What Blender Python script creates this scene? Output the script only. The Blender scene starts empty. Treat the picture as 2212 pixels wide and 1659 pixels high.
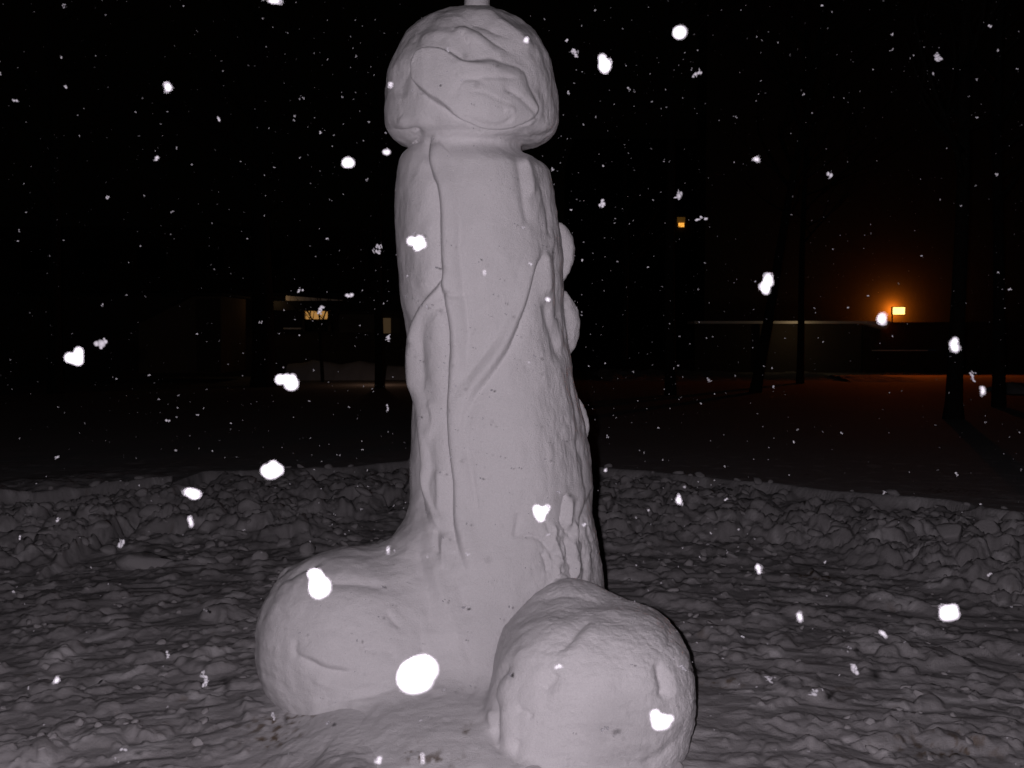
import bpy, math, random
import numpy as np
from mathutils import Vector, Matrix
random.seed(7)
C = bpy.context.scene.collection
S = bpy.context.scene

# ------------------------------------------------------------------ camera
FPX = 2000.0                       # focal length in pixels of a 2212 x 1659 picture
PITCH = math.atan(109.5 / FPX)     # looking slightly down
CAMZ = 1.5
cam_d = bpy.data.cameras.new('camera')
cam = bpy.data.objects.new('camera', cam_d); C.objects.link(cam)
cam.location = (0, 0, CAMZ)
cam.rotation_euler = (math.pi / 2 - PITCH, 0, 0)
cam_d.sensor_width = 36.0
cam_d.lens = 36.0 * FPX / 2212
cam_d.clip_start = 0.02; cam_d.clip_end = 2000
cam_d.dof.use_dof = True
cam_d.dof.focus_distance = 3.85
cam_d.dof.aperture_fstop = 7
S.camera = cam
CP, SP = math.cos(PITCH), math.sin(PITCH)
def W(px, py, Y):
    """point on the vertical plane y = Y seen at pixel (px, py) of the 2212 x 1659 photograph"""
    a = (px - 1106) / FPX; b = -(py - 829.5) / FPX
    dy = CP + b * SP; dz = -SP + b * CP
    k = Y / dy
    return np.array([a * k, Y, CAMZ + dz * k])
def WZ(px, py, z):
    a = (px - 1106) / FPX; b = -(py - 829.5) / FPX
    dy = CP + b * SP; dz = -SP + b * CP
    k = (z - CAMZ) / dz
    return np.array([a * k, dy * k, z])
def PX(co):
    x = co[..., 0]; y = co[..., 1]; z = co[..., 2] - CAMZ
    dep = y * CP - z * SP; up = y * SP + z * CP
    return 1106 + FPX * x / dep, 829.5 - FPX * up / dep

# ------------------------------------------------------------------ night sky and light
wd = bpy.data.worlds.new('World'); S.world = wd; wd.use_nodes = True
bg = wd.node_tree.nodes['Background']
bg.inputs[0].default_value = (1.0, 0.72, 0.5, 1); bg.inputs[1].default_value = 0.00035
S.view_settings.view_transform = 'Standard'; S.view_settings.look = 'None'
S.view_settings.exposure = 0; S.view_settings.gamma = 1
def lamp(name, loc, power, color, r=0.02, kind='POINT', **kw):
    d = bpy.data.lights.new(name, kind); d.energy = power; d.color = color
    if kind != 'AREA': d.shadow_soft_size = r
    for k, v in kw.items(): setattr(d, k, v)
    o = bpy.data.objects.new(name, d); C.objects.link(o); o.location = loc
    return o
# the flash of the camera that took the photograph, just left of its lens
lamp('camera_flash', (-0.075, -0.01, CAMZ + 0.025), 224, (1.0, 0.895, 0.98), 0.014)
S.cycles.use_denoising = True
S.cycles.max_bounces = 5; S.cycles.diffuse_bounces = 3

# ------------------------------------------------------------------ numpy noise
_rs = np.random.RandomState(3)
_P = np.concatenate([_rs.permutation(512)] * 3).astype(np.int32)
_G = _rs.normal(size=(512, 3)).astype(np.float32); _G /= np.linalg.norm(_G, axis=1)[:, None]
def gnoise(x, y, z=None):
    x = np.asarray(x, np.float32); y = np.asarray(y, np.float32)
    z = np.zeros_like(x) if z is None else np.asarray(z, np.float32) + np.zeros_like(x)
    xi = np.floor(x).astype(np.int32); yi = np.floor(y).astype(np.int32); zi = np.floor(z).astype(np.int32)
    xf = x - xi; yf = y - yi; zf = z - zi
    u = xf**3 * (xf * (xf * 6 - 15) + 10); v = yf**3 * (yf * (yf * 6 - 15) + 10); w = zf**3 * (zf * (zf * 6 - 15) + 10)
    out = np.zeros_like(x)
    for dx in (0, 1):
        for dy in (0, 1):
            for dz in (0, 1):
                h = _P[_P[_P[(xi + dx) & 511] + ((yi + dy) & 511)] + ((zi + dz) & 511)]
                g = _G[h]
                d = g[..., 0] * (xf - dx) + g[..., 1] * (yf - dy) + g[..., 2] * (zf - dz)
                out += d * (u if dx else 1 - u) * (v if dy else 1 - v) * (w if dz else 1 - w)
    return out
def fbm(x, y, z=None, o=4, lac=2.03, g=0.5):
    t = 0; a = 1.0; f = 1.0
    for i in range(o):
        t = t + a * gnoise(x * f + 17.3 * i, y * f - 9.1 * i, None if z is None else z * f + 4.7 * i)
        a *= g; f *= lac
    return t
def domes(x, y, seed=0, rmin=.35, rmax=.75, pw=.5):
    """rounded lumps: height in cell units and a random per lump"""
    xi = np.floor(x).astype(np.int32); yi = np.floor(y).astype(np.int32)
    best = np.zeros_like(x)
    for dx in (-1, 0, 1):
        for dy in (-1, 0, 1):
            a = (xi + dx + seed * 37) & 511; b = (yi + dy + seed * 91) & 511
            h = _P[_P[a] + b]
            rx = _P[h + 11] / 511.0; ry = _P[h + 57] / 511.0; rr = _P[h + 131] / 511.0
            r = rmin + (rmax - rmin) * rr**1.5
            el = 0.6 + 0.8 * (_P[h + 77] / 511.0)
            th = (_P[h + 201] / 511.0) * 3.14
            ux = x - (xi + dx + rx); uy = y - (yi + dy + ry)
            p = (ux * np.cos(th) + uy * np.sin(th)) / el; q = (-ux * np.sin(th) + uy * np.cos(th)) * el
            d2 = (np.abs(p / r)**2.6 + np.abs(q / r)**2.6)
            best = np.maximum(best, r * np.clip(1 - d2, 0, 1)**pw)
    return best
def sstep(a, b, x):
    t = np.clip((x - a) / (b - a), 0, 1); return t * t * (3 - 2 * t)

# ------------------------------------------------------------------ materials
MATS = {}
def mat(name, col, rough=0.8, bump=None, var=0.0, vscale=3.0, emit=None, estr=0, sss=0, spec=0.3):
    m = bpy.data.materials.new(name); m.use_nodes = True
    nt = m.node_tree; b = nt.nodes['Principled BSDF']
    b.inputs['Base Color'].default_value = (*col, 1); b.inputs['Roughness'].default_value = rough
    b.inputs['Specular IOR Level'].default_value = spec
    geo = nt.nodes.new('ShaderNodeNewGeometry')
    if var:
        n = nt.nodes.new('ShaderNodeTexNoise'); n.inputs['Scale'].default_value = vscale; n.inputs['Detail'].default_value = 5
        nt.links.new(geo.outputs['Position'], n.inputs['Vector'])
        mx = nt.nodes.new('ShaderNodeMix'); mx.data_type = 'RGBA'
        mx.inputs[6].default_value = (*[c * (1 - var) for c in col], 1); mx.inputs[7].default_value = (*[min(1, c * (1 + var)) for c in col], 1)
        nt.links.new(n.outputs['Fac'], mx.inputs[0]); nt.links.new(mx.outputs[2], b.inputs['Base Color'])
    if bump:
        prev = None
        for sc, dist in bump:
            n = nt.nodes.new('ShaderNodeTexNoise'); n.inputs['Scale'].default_value = sc; n.inputs['Detail'].default_value = 3
            nt.links.new(geo.outputs['Position'], n.inputs['Vector'])
            bm_ = nt.nodes.new('ShaderNodeBump'); bm_.inputs['Distance'].default_value = dist; bm_.inputs['Strength'].default_value = 1
            nt.links.new(n.outputs['Fac'], bm_.inputs['Height'])
            if prev: nt.links.new(prev.outputs[0], bm_.inputs['Normal'])
            prev = bm_
        nt.links.new(prev.outputs[0], b.inputs['Normal'])
    if sss:
        b.inputs['Subsurface Weight'].default_value = sss
        b.inputs['Subsurface Radius'].default_value = (1, 1, 1); b.inputs['Subsurface Scale'].default_value = 0.008
    if emit:
        b.inputs['Emission Color'].default_value = (*emit, 1); b.inputs['Emission Strength'].default_value = estr
    MATS[name] = m
    return m
M_SNOW = mat('carved_snow', (.80, .79, .80), .85, [(60, .0014), (240, .0030)], .11, 230, spec=.15, sss=.22)
_b = M_SNOW.node_tree.nodes['Principled BSDF']      # icy grains that glint in the flash
_b.inputs['Coat Weight'].default_value = .30; _b.inputs['Coat Roughness'].default_value = .16; _b.inputs['Coat IOR'].default_value = 1.31
_n = M_SNOW.node_tree.nodes.new('ShaderNodeTexNoise'); _n.inputs['Scale'].default_value = 420; _n.inputs['Detail'].default_value = 1
_u = M_SNOW.node_tree.nodes.new('ShaderNodeBump'); _u.inputs['Distance'].default_value = .006; _u.inputs['Strength'].default_value = 1
_g = M_SNOW.node_tree.nodes.new('ShaderNodeNewGeometry')
M_SNOW.node_tree.links.new(_g.outputs['Position'], _n.inputs['Vector']); M_SNOW.node_tree.links.new(_n.outputs['Fac'], _u.inputs['Height'])
M_SNOW.node_tree.links.new(_u.outputs['Normal'], _b.inputs['Coat Normal'])
M_GROUND = mat('trodden_snow', (.36, .35, .355), .9, [(45, .004), (200, .002)], .07, 30, spec=.15)
M_CHUNK = mat('broken_snow', (.42, .41, .415), .9, [(50, .004), (220, .002)], .06, 30, spec=.15)
M_FLAKE = mat('flake_ice', (.37, .37, .39), .6, spec=.4)
M_BARK = mat('bark', (.018, .014, .011), .95, [(25, .02)], .4, 12)
M_WALLD = mat('dark_brick', (.05, .036, .026), .9, [(12, .01)], .2, 6)
M_WALLP = mat('pale_render', (.095, .077, .055), .9, [(9, .01)], .12, 2)
M_WALLT = mat('tan_panel', (.10, .07, .045), .9, [(9, .01)], .12, 2)
M_TRIM = mat('white_trim', (.85, .80, .70), .7, None, .1, 4)
M_FASCIA = mat('black_fascia', (.012, .011, .010), .8, None, .2, 4)
M_ROOF = mat('roof_felt', (.03, .026, .024), .95, [(20, .01)], .2, 4)
M_GLASSD = mat('dark_glass', (.01, .01, .01), .15, None, .0, 4, spec=.5)
M_WINLIT = mat('lit_window', (.6, .4, .2), .6, None, 0, 1, emit=(1.0, .50, .13), estr=.36)
M_WINDIM = mat('dim_window', (.3, .25, .15), .6, None, 0, 1, emit=(1.0, .62, .30), estr=.035)
M_WINHI = mat('upstairs_window', (.3, .2, .1), .6, None, 0, 1, emit=(1.0, .48, .08), estr=.045)
M_BULB = mat('glowing_bulb', (.8, .6, .3), .6, None, 0, 1, emit=(1.0, .42, .06), estr=1.3)
M_LAMP = mat('sodium_lens', (.9, .6, .3), .6, None, 0, 1, emit=(1.0, .66, .17), estr=2.8)
M_METAL = mat('dark_metal', (.05, .05, .05), .5, None, .1, 10, spec=.5)
M_STUCCO = mat('lamp_wall', (.055, .043, .032), .95, [(30, .01)], .1, 5)
# brown dirt showing through the trodden snow, and darker packed patches
def add_dirt(m):
    nt = m.node_tree; b = nt.nodes['Principled BSDF']
    src = b.inputs['Base Color'].links[0].from_socket
    att = nt.nodes.new('ShaderNodeAttribute'); att.attribute_name = 'dirt'
    mx = nt.nodes.new('ShaderNodeMix'); mx.data_type = 'RGBA'
    mx.inputs[7].default_value = (.13, .085, .045, 1)
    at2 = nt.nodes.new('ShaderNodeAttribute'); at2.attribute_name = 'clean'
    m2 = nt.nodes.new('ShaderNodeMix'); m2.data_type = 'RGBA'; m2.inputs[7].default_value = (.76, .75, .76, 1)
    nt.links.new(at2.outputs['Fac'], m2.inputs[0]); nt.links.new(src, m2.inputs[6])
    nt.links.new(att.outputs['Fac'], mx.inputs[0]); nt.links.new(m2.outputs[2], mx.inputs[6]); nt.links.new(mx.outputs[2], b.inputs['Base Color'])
add_dirt(M_GROUND); add_dirt(M_SNOW)

# ------------------------------------------------------------------ object helpers
def tag(o, label=None, cat=None, group=None, kind=None):
    if label: o['label'] = label
    if cat: o['category'] = cat
    if group: o['group'] = group
    if kind: o['kind'] = kind
    return o
def mesh_np(name, v, f, m, parent=None, smooth=True, link=True):
    me = bpy.data.meshes.new(name)
    v = np.asarray(v, np.float32); f = np.asarray(f, np.int32)
    k = f.shape[1]
    me.vertices.add(len(v)); me.vertices.foreach_set('co', v.ravel())
    me.loops.add(f.size); me.loops.foreach_set('vertex_index', f.ravel())
    me.polygons.add(len(f)); me.polygons.foreach_set('loop_start', np.arange(0, f.size, k, dtype=np.int32))
    me.polygons.foreach_set('loop_total', np.full(len(f), k, np.int32))
    me.update(calc_edges=True)
    if smooth: me.polygons.foreach_set('use_smooth', np.ones(len(f), bool))
    me.materials.append(m)
    if not link: return me
    o = bpy.data.objects.new(name, me); C.objects.link(o)
    if parent is not None: o.parent = parent
    return o
def empty(name, loc):
    o = bpy.data.objects.new(name, None); C.objects.link(o); o.location = loc; o.empty_display_size = .2
    return o
class MB:
    def __init__(s): s.v = []; s.f = []
    def box(s, x0, x1, y0, y1, z0, z1):
        n = len(s.v)
        s.v += [(x, y, z) for z in (z0, z1) for y in (y0, y1) for x in (x0, x1)]
        s.f += [tuple(n + i for i in q) for q in ((0, 2, 3, 1), (4, 5, 7, 6), (0, 1, 5, 4), (2, 6, 7, 3), (0, 4, 6, 2), (1, 3, 7, 5))]
        return s
    def prism(s, pts, y0, y1):        # polygon in x, z pulled from y0 to y1
        n = len(s.v); k = len(pts)
        s.v += [(x, y0, z) for x, z in pts] + [(x, y1, z) for x, z in pts]
        s.f.append(tuple(range(n, n + k))); s.f.append(tuple(range(n + 2 * k - 1, n + k - 1, -1)))
        for i in range(k):
            j = (i + 1) % k
            s.f.append((n + j, n + i, n + k + i, n + k + j))
        return s
    def tube(s, pts, rad, seg=8):
        n = len(s.v); k = len(pts)
        for i, (p, r) in enumerate(zip(pts, rad)):
            p = Vector(p); a = Vector(pts[max(i - 1, 0)]); b = Vector(pts[min(i + 1, k - 1)])
            t = (b - a).normalized(); u = t.cross(Vector((0.31, 1, 0.17))).normalized(); w = t.cross(u)
            for q in range(seg):
                an = 2 * math.pi * q / seg
                s.v.append(tuple(p + (u * math.cos(an) + w * math.sin(an)) * r))
        for i in range(k - 1):
            for q in range(seg):
                a = n + i * seg + q; b = n + i * seg + (q + 1) % seg
                s.f.append((a, b, b + seg, a + seg))
        s.f.append(tuple(n + q for q in range(seg))[::-1]); s.f.append(tuple(n + (k - 1) * seg + q for q in range(seg)))
        return s
    def build(s, name, m, parent=None, smooth=False, bevel=0):
        me = bpy.data.meshes.new(name)
        off = Vector(parent.location) if parent is not None else Vector((0, 0, 0))
        me.from_pydata([tuple(Vector(v) - off) for v in s.v], [], s.f); me.materials.append(m)
        if smooth: me.polygons.foreach_set('use_smooth', [True] * len(me.polygons))
        o = bpy.data.objects.new(name, me); C.objects.link(o)
        if parent is not None: o.parent = parent
        if bevel:
            b = o.modifiers.new('bevel', 'BEVEL'); b.width = bevel; b.segments = 2
        return o

# ================================================================== the snow sculpture
SY = 4.15                                     # depth of the shaft's axis
def rows(t, Y):
    a = np.array([[W((l + r) / 2, y, Y - .13 * min(1, max(0, (150 - y) / 130)))[2], W((l + r) / 2, y, Y)[0], (r - l) / 2 / FPX * Y * 0.995] for y, l, r in t])
    return a[np.argsort(a[:, 0])]
shaft_rows = rows([(270, 918, 1112), (300, 912, 1110), (309, 902, 1122), (320, 890, 1121), (332, 877, 1124), (341, 870, 1136), (350, 866, 1153), (360, 864, 1172), (372, 862, 1186), (388, 861, 1190), (415, 857, 1197), (470, 857, 1204), (552, 859, 1213), (607, 863, 1217),
    (662, 868, 1219), (731, 878, 1226), (778, 884, 1235), (827, 887, 1244), (871, 888, 1254), (910, 887, 1264), (948, 885, 1269), (994, 881, 1279), (1049, 883, 1284),
    (1100, 885, 1284), (1146, 884, 1292), (1214, 884, 1302), (1281, 880, 1308), (1400, 872, 1314), (1560, 860, 1322), (1700, 850, 1330)], SY)
head_rows = rows([(13, 990, 1050), (16, 960, 1075), (20, 945, 1093), (32, 924, 1112), (47, 904, 1131), (75, 884, 1154), (107, 866, 1174), (140, 851, 1187), (170, 841, 1195),
    (207, 836, 1200), (245, 835, 1202.5), (270, 836, 1203), (286, 840, 1202), (297, 848, 1196), (305, 856, 1188), (311, 867, 1175), (316, 880, 1156)], SY)

H = 0.0125
gx = np.arange(-1.30, 1.02, H, dtype=np.float32); gy = np.arange(2.85, 4.80, H, dtype=np.float32); gz = np.arange(-0.10, 3.10, H, dtype=np.float32)
def tab(t, zz):
    return np.interp(zz, t[:, 0], t[:, 1]).astype(np.float32), np.interp(zz, t[:, 0], t[:, 2]).astype(np.float32)
def smin(a, b, k):
    h = np.clip(0.5 + 0.5 * (b - a) / k, 0, 1)
    return b + (a - b) * h - k * h * (1 - h)
X = gx[:, None, None]; Yg = gy[None, :, None]; Zg = gz[None, None, :]
cx, rr = tab(shaft_rows, gz)
dx = X - cx[None, None, :]; dyy = Yg - SY
V = np.sqrt(dx * dx + (dyy / 0.97)**2) - rr[None, None, :]
topz = shaft_rows[-1, 0] + 0.02
V = np.maximum(V, Zg - topz)
cx, rr = tab(head_rows, gz)
zt, zb = head_rows[-1, 0], head_rows[0, 0]
slope = np.gradient(rr, gz); nrm = 1 / np.sqrt(1 + np.clip(slope, -2.5, 2.5)**2)
Zt = Zg - .028 * (X + .18) * sstep(2.65, 2.45, Zg) - .010                      # the rim sits a little higher on the right
rr3 = np.interp(Zt, head_rows[:, 0], head_rows[:, 2]).astype(np.float32)
hd = (np.sqrt((X - cx[None, None, :])**2 + (dyy / 0.99)**2) - rr3) * nrm[None, None, :]
hd = np.maximum(hd, np.maximum(Zg - zt - .012, zb - .004 - Zt))
front = sstep(0.1, -0.34, dyy + 0 * X)
ang = sstep(.27, .12, np.abs(X + .16))
kk = (0.008 + 0.11 * (front * ang)).astype(np.float32)
V = smin(V, hd, kk)
def ell(c, r, p=2.0):
    return ((np.abs((X - c[0]) / r[0])**p + np.abs((Yg - c[1]) / r[1])**p + np.abs((Zg - c[2]) / r[2])**p)**(1 / p) - 1) * min(r)
def cap(a, b, ra, rb):
    a = np.asarray(a, np.float32); b = np.asarray(b, np.float32); d = b - a
    t = np.clip(((X - a[0]) * d[0] + (Yg - a[1]) * d[1] + (Zg - a[2]) * d[2]) / (d @ d), 0, 1)
    return np.sqrt((X - a[0] - t * d[0])**2 + (Yg - a[1] - t * d[1])**2 + (Zg - a[2] - t * d[2])**2) - (ra + (rb - ra) * t)
# left lump and its broad neck into the shaft
cL = W(737, 1376, 3.82)
left = ell(cL, (0.340, 0.36, 0.350), 2.25)
left = smin(left, ell(W(800, 1400, 3.80), (.33, .33, .30), 2.2), .1)
left = smin(left, cap(W(640, 1262, 4.02), W(770, 1262, 3.98), .085, .13), .06)
V = smin(V, left, .10)
V = smin(V, cap(W(800, 1350, 3.92), W(960, 1330, 3.98), .27, .29), .16)
V = smin(V, cap(W(1010, 1250, 4.02), W(1010, 1540, 3.80), .34, .30), .16)
V = smin(V, cap(W(900, 1500, 3.78), W(1040, 1560, 3.62), .16, .12), .20)
V = smin(V, ell((-.20, 3.45, -.03), (.52, .75, .175)), .13)
# right lump, nearer, with a sharp crease against the shaft
cR = W(1278, 1492, 3.36)
right = ell(cR, (0.366, 0.37, 0.325), 2.7)
right = smin(right, cap(W(1236, 1330, 3.55), W(1216, 1262, 3.84), .13, .035), .13)
right = smin(right, ell(W(1170, 1590, 3.28), (.20, .25, .20), 2.2), .10)
V = smin(V, right, .022)
# cords that stand off the right side of the shaft
cords = [((1207, 488), (1223, 538), (1216, 612), .022, .040, .010, 4.24), ((1219, 636), (1229, 700), (1226, 768), .022, .056, .016, 4.22),
         ((1248, 858), (1259, 905), (1262, 945), .01, .026, .012, 4.22)]
for a, b, c, r0, r1, r2, yy in cords:
    q = []
    for t in np.linspace(0, 1, 7):                 # a round arc through a, b, c
        k1 = 2 * (t - .5) * (t - 1); k2 = -4 * t * (t - 1); k3 = 2 * t * (t - .5); wv = math.sin(math.pi * t)**.95
        q.append((W(a[0] * k1 + b[0] * k2 + c[0] * k3, a[1] * k1 + b[1] * k2 + c[1] * k3, yy), (r0 if t < .5 else r2) * (1 - wv) + r1 * wv))
    for (p0, s0), (p1, s1) in zip(q[:-1], q[1:]):
        V = smin(V, cap(p0, p1, s0, s1), .006)
del hd, left, right

def surface_nets(V, org, h):
    ins = V < 0
    s = ins[:-1, :-1, :-1].astype(np.int8)
    for i in (0, 1):
        for j in (0, 1):
            for k in (0, 1):
                if i or j or k:
                    s = s + ins[i:V.shape[0] - 1 + i, j:V.shape[1] - 1 + j, k:V.shape[2] - 1 + k]
    act = np.argwhere((s > 0) & (s < 8)); idx = np.full(s.shape, -1, np.int32)
    idx[act[:, 0], act[:, 1], act[:, 2]] = np.arange(len(act))
    acc = np.zeros((len(act), 3), np.float32); cnt = np.zeros(len(act), np.float32)
    for ax in range(3):
        o1, o2 = [a for a in range(3) if a != ax]
        for i in (0, 1):
            for j in (0, 1):
                p = act.copy(); p[:, o1] += i; p[:, o2] += j; q = p.copy(); q[:, ax] += 1
                a = V[p[:, 0], p[:, 1], p[:, 2]]; b = V[q[:, 0], q[:, 1], q[:, 2]]
                m = (a < 0) != (b < 0); t = a[m] / (a[m] - b[m])
                pos = (p[m] - act[m]).astype(np.float32); pos[:, ax] += t
                acc[m] += pos; cnt[m] += 1
    v = (act + acc / cnt[:, None]) * h + np.asarray(org)
    F = []
    for ax in range(3):
        o1, o2 = [(1, 2), (2, 0), (0, 1)][ax]
        sl = [slice(1, -1)] * 3; sa = list(sl); sb = list(sl); sa[ax] = slice(0, -1); sb[ax] = slice(1, None)
        A = ins[tuple(sa)]; B = ins[tuple(sb)]
        e = np.argwhere(A != B); off = np.ones(3, int); off[ax] = 0; e = e + off
        inside_first = ins[e[:, 0], e[:, 1], e[:, 2]]
        c = []
        for i, j in ((0, 0), (-1, 0), (-1, -1), (0, -1)):
            p = e.copy(); p[:, o1] += i; p[:, o2] += j; c.append(idx[p[:, 0], p[:, 1], p[:, 2]])
        q = np.stack(c, 1); q[~inside_first] = q[~inside_first][:, ::-1]
        F.append(q)
    return v, np.concatenate(F)
sv, sf = surface_nets(V, (gx[0], gy[0], gz[0]), H)
del V
# smooth once by subdivision, then carve the detail into the vertices
tmp = mesh_np('tmp', sv, sf, M_SNOW); tmp.modifiers.new('s', 'SUBSURF').levels = 1
ev = tmp.evaluated_get(bpy.context.evaluated_depsgraph_get()).to_mesh()
n = len(ev.vertices); sv = np.empty(n * 3, np.float32); ev.vertices.foreach_get('co', sv); sv = sv.reshape(-1, 3)
nl = len(ev.loops); li = np.empty(nl, np.int32); ev.loops.foreach_get('vertex_index', li); sf = li.reshape(-1, 4)
bpy.data.objects.remove(tmp)
def vnormals(v, f):
    a = v[f[:, 2]] - v[f[:, 0]]; b = v[f[:, 3]] - v[f[:, 1]]; n = np.cross(a, b)
    out = np.zeros_like(v)
    for k in range(4):
        for c in range(3): out[:, c] += np.bincount(f[:, k], n[:, c], len(v)).astype(np.float32)
    return out / (np.linalg.norm(out, axis=1)[:, None] + 1e-12)
edges = np.unique(np.sort(np.concatenate([sf[:, [i, (i + 1) % 4]] for i in range(4)]), axis=1), axis=0)
deg = (np.bincount(edges[:, 0], minlength=len(sv)) + np.bincount(edges[:, 1], minlength=len(sv))).astype(np.float32)
def relax(v, it, w=.5):
    for _ in range(it):
        s = np.zeros_like(v)
        for c in range(3):
            s[:, c] = np.bincount(edges[:, 0], v[edges[:, 1], c], len(v)) + np.bincount(edges[:, 1], v[edges[:, 0], c], len(v))
        v = v * (1 - w) + w * s / deg[:, None]
    return v
sv = relax(sv, 3)
N = vnormals(sv, sf)
U, Vp = PX(sv)
PM = 4.0 / FPX                              # metres per photo pixel near the sculpture
facing = sstep(-0.05, 0.25, -N[:, 1])
def chaikin(P, closed, it=2):
    P = np.array(P, float)
    for _ in range(it):
        a = P[:-1]; b = P[1:]; q = np.empty((2 * len(a), 2)); q[0::2] = .75 * a + .25 * b; q[1::2] = .25 * a + .75 * b
        P = np.vstack([q, q[:1]]) if closed else np.vstack([P[:1], q[1:-1], P[-1:]])
    return P
def pline(pts, width=60):
    """signed distance (m) to a drawn line; positive to the right of its direction; plus 0..1 along"""
    P = chaikin(pts, np.allclose(pts[0], pts[-1])); best = np.full(len(U), 1e9); side = np.ones(len(U)); along = np.zeros(len(U))
    L = np.r_[0, np.cumsum(np.hypot(*np.diff(P, axis=0).T))]
    sel = (U > P[:, 0].min() - width) & (U < P[:, 0].max() + width) & (Vp > P[:, 1].min() - width) & (Vp < P[:, 1].max() + width)
    I = np.nonzero(sel)[0]; u = U[I]; v = Vp[I]; b = best[I]; sd = side[I]; al = along[I]
    for i in range(len(P) - 1):
        d = P[i + 1] - P[i]; l2 = d @ d
        t = np.clip(((u - P[i, 0]) * d[0] + (v - P[i, 1]) * d[1]) / l2, 0, 1)
        ex = u - P[i, 0] - t * d[0]; ey = v - P[i, 1] - t * d[1]; dd = np.hypot(ex, ey)
        cr = d[0] * ey - d[1] * ex
        m = dd < b
        b[m] = dd[m]; sd[m] = np.sign(cr[m]); al[m] = (L[i] + t[m] * math.sqrt(l2)) / L[-1]
    best[I] = b; side[I] = np.where(sd == 0, 1, sd); along[I] = al
    return best * side * PM, along
def fade(al, a=.08, b=.08):
    return sstep(0, a, al) * sstep(1, 1 - b, al) if a > 0 else sstep(1, 1 - b, al)
disp = np.zeros(len(sv), np.float32)
def step_line(pts, amp, w2=.09, e=.007, groove=.006, a=.15, b=.2, flip=False):
    """a wall along the line: raised on one side, falling off softly, with a crease at its foot"""
    global disp
    s, al = pline(pts, 130)
    if flip: s = -s
    amp = amp * 1.35; w = w2 * 1.7
    t = np.clip((s + .004) / w, 0, 1)
    prof = amp * 1.75 * t**.5 * (1 - t)**1.3                     # steep at the line, then rolling off: a rounded cord
    prof -= .30 * amp * np.exp(-((s + .012) / .030)**2)
    prof -= (groove * 1.7 + .004) * np.exp(-(np.abs(s) / (e * 2.0))**1.6)
    disp += (prof * fade(al, a, b) * facing).astype(np.float32)
def ridge(pts, amp, w=.02, a=.2, b=.2):
    global disp
    s, al = pline(pts, 110)
    disp += (1.05 * amp * np.exp(-np.abs(s / (w * 1.05))**1.7) * fade(al, a, b) * facing).astype(np.float32)
# --- head: raised plate and folds
plate = [(894, 160), (896, 175), (904, 187), (934, 213), (964, 230), (981, 246), (1011, 260), (1061, 272), (1098, 272), (1124, 266), (1150, 255), (1164, 240), (1160, 225),
         (1140, 190), (1136, 165), (1124, 150), (1100, 143), (1085, 138), (1059, 130), (1040, 133), (1000, 135), (980, 118), (949, 107), (914, 112), (900, 128), (894, 145), (894, 160)]
s, al = pline(plate, 200)
ins_ = np.zeros(len(U), bool); Pp = chaikin(plate, True)
for i in range(len(Pp) - 1):
    (x1, y1), (x2, y2) = Pp[i], Pp[i + 1]
    if y1 == y2: continue
    c_ = ((y1 > Vp) != (y2 > Vp)); c_ &= U < (x2 - x1) * (Vp - y1) / (y2 - y1) + x1
    ins_ ^= c_
ds = np.where(ins_, np.abs(s), -np.abs(s))
wsoft = .008 + .03 * sstep(960, 1160, U) * sstep(240, 150, Vp)
ht = .034 * sstep(1210, 960, U + 0 * Vp) + .012
disp += (ht * sstep(-wsoft, wsoft * 1.6, ds) * facing * (Vp < 300)).astype(np.float32)
disp -= (.005 * np.exp(-((ds + .006) / .009)**2) * facing * (Vp < 300)).astype(np.float32)
step_line([(981, 92), (980, 75), (986, 60), (1003, 52), (1024, 62), (1049, 82), (1086, 107), (1130, 125)], .018, .06, .010, .003, .3, .5)
step_line([(1009, 34), (1014, 48), (1040, 55), (1075, 76), (1110, 92)], .012, .05, .012, .002, .3, .5)
ridge([(1020, 26), (1055, 25), (1080, 45), (1120, 80), (1150, 110)], .014, .020)
ridge([(900, 90), (925, 78), (955, 74), (985, 82)], .008, .020)
ridge([(880, 128), (905, 112), (925, 100)], .005, .022)
ridge([(862, 215), (864, 185), (874, 160), (900, 140)], -.012, .024)
ridge([(985, 225), (990, 200), (1001, 178), (1030, 176), (1050, 190)], -.006, .010)
ridge([(1000, 180), (1040, 172), (1090, 170), (1120, 172)], -.006, .008)
ridge([(990, 238), (1030, 254), (1075, 262), (1105, 250), (1095, 236)], -.006, .008)
ridge([(1080, 190), (1110, 205), (1140, 232), (1158, 250)], -.007, .010)
ridge([(1085, 238), (1100, 232), (1106, 244)], .006, .008)
ridge([(1010, 205), (1045, 203), (1075, 220), (1100, 224)], -.004, .008)
ridge([(1165, 180), (1180, 220), (1178, 262)], -.010, .022)
ridge([(1120, 271), (1140, 268), (1152, 256), (1160, 262)], .007, .009)
step_line([(836, 262), (850, 280), (875, 284), (899, 281), (909, 289), (904, 300), (892, 312)], .014, .05, .007, .006, .35, .15, flip=True)
step_line([(1201, 262), (1196, 280), (1174, 292), (1152, 295), (1142, 303)], .010, .04, .007, .005, .3, .1, flip=False)
ridge([(940, 272), (1000, 282), (1080, 288), (1140, 280)], .006, .03)
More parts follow.
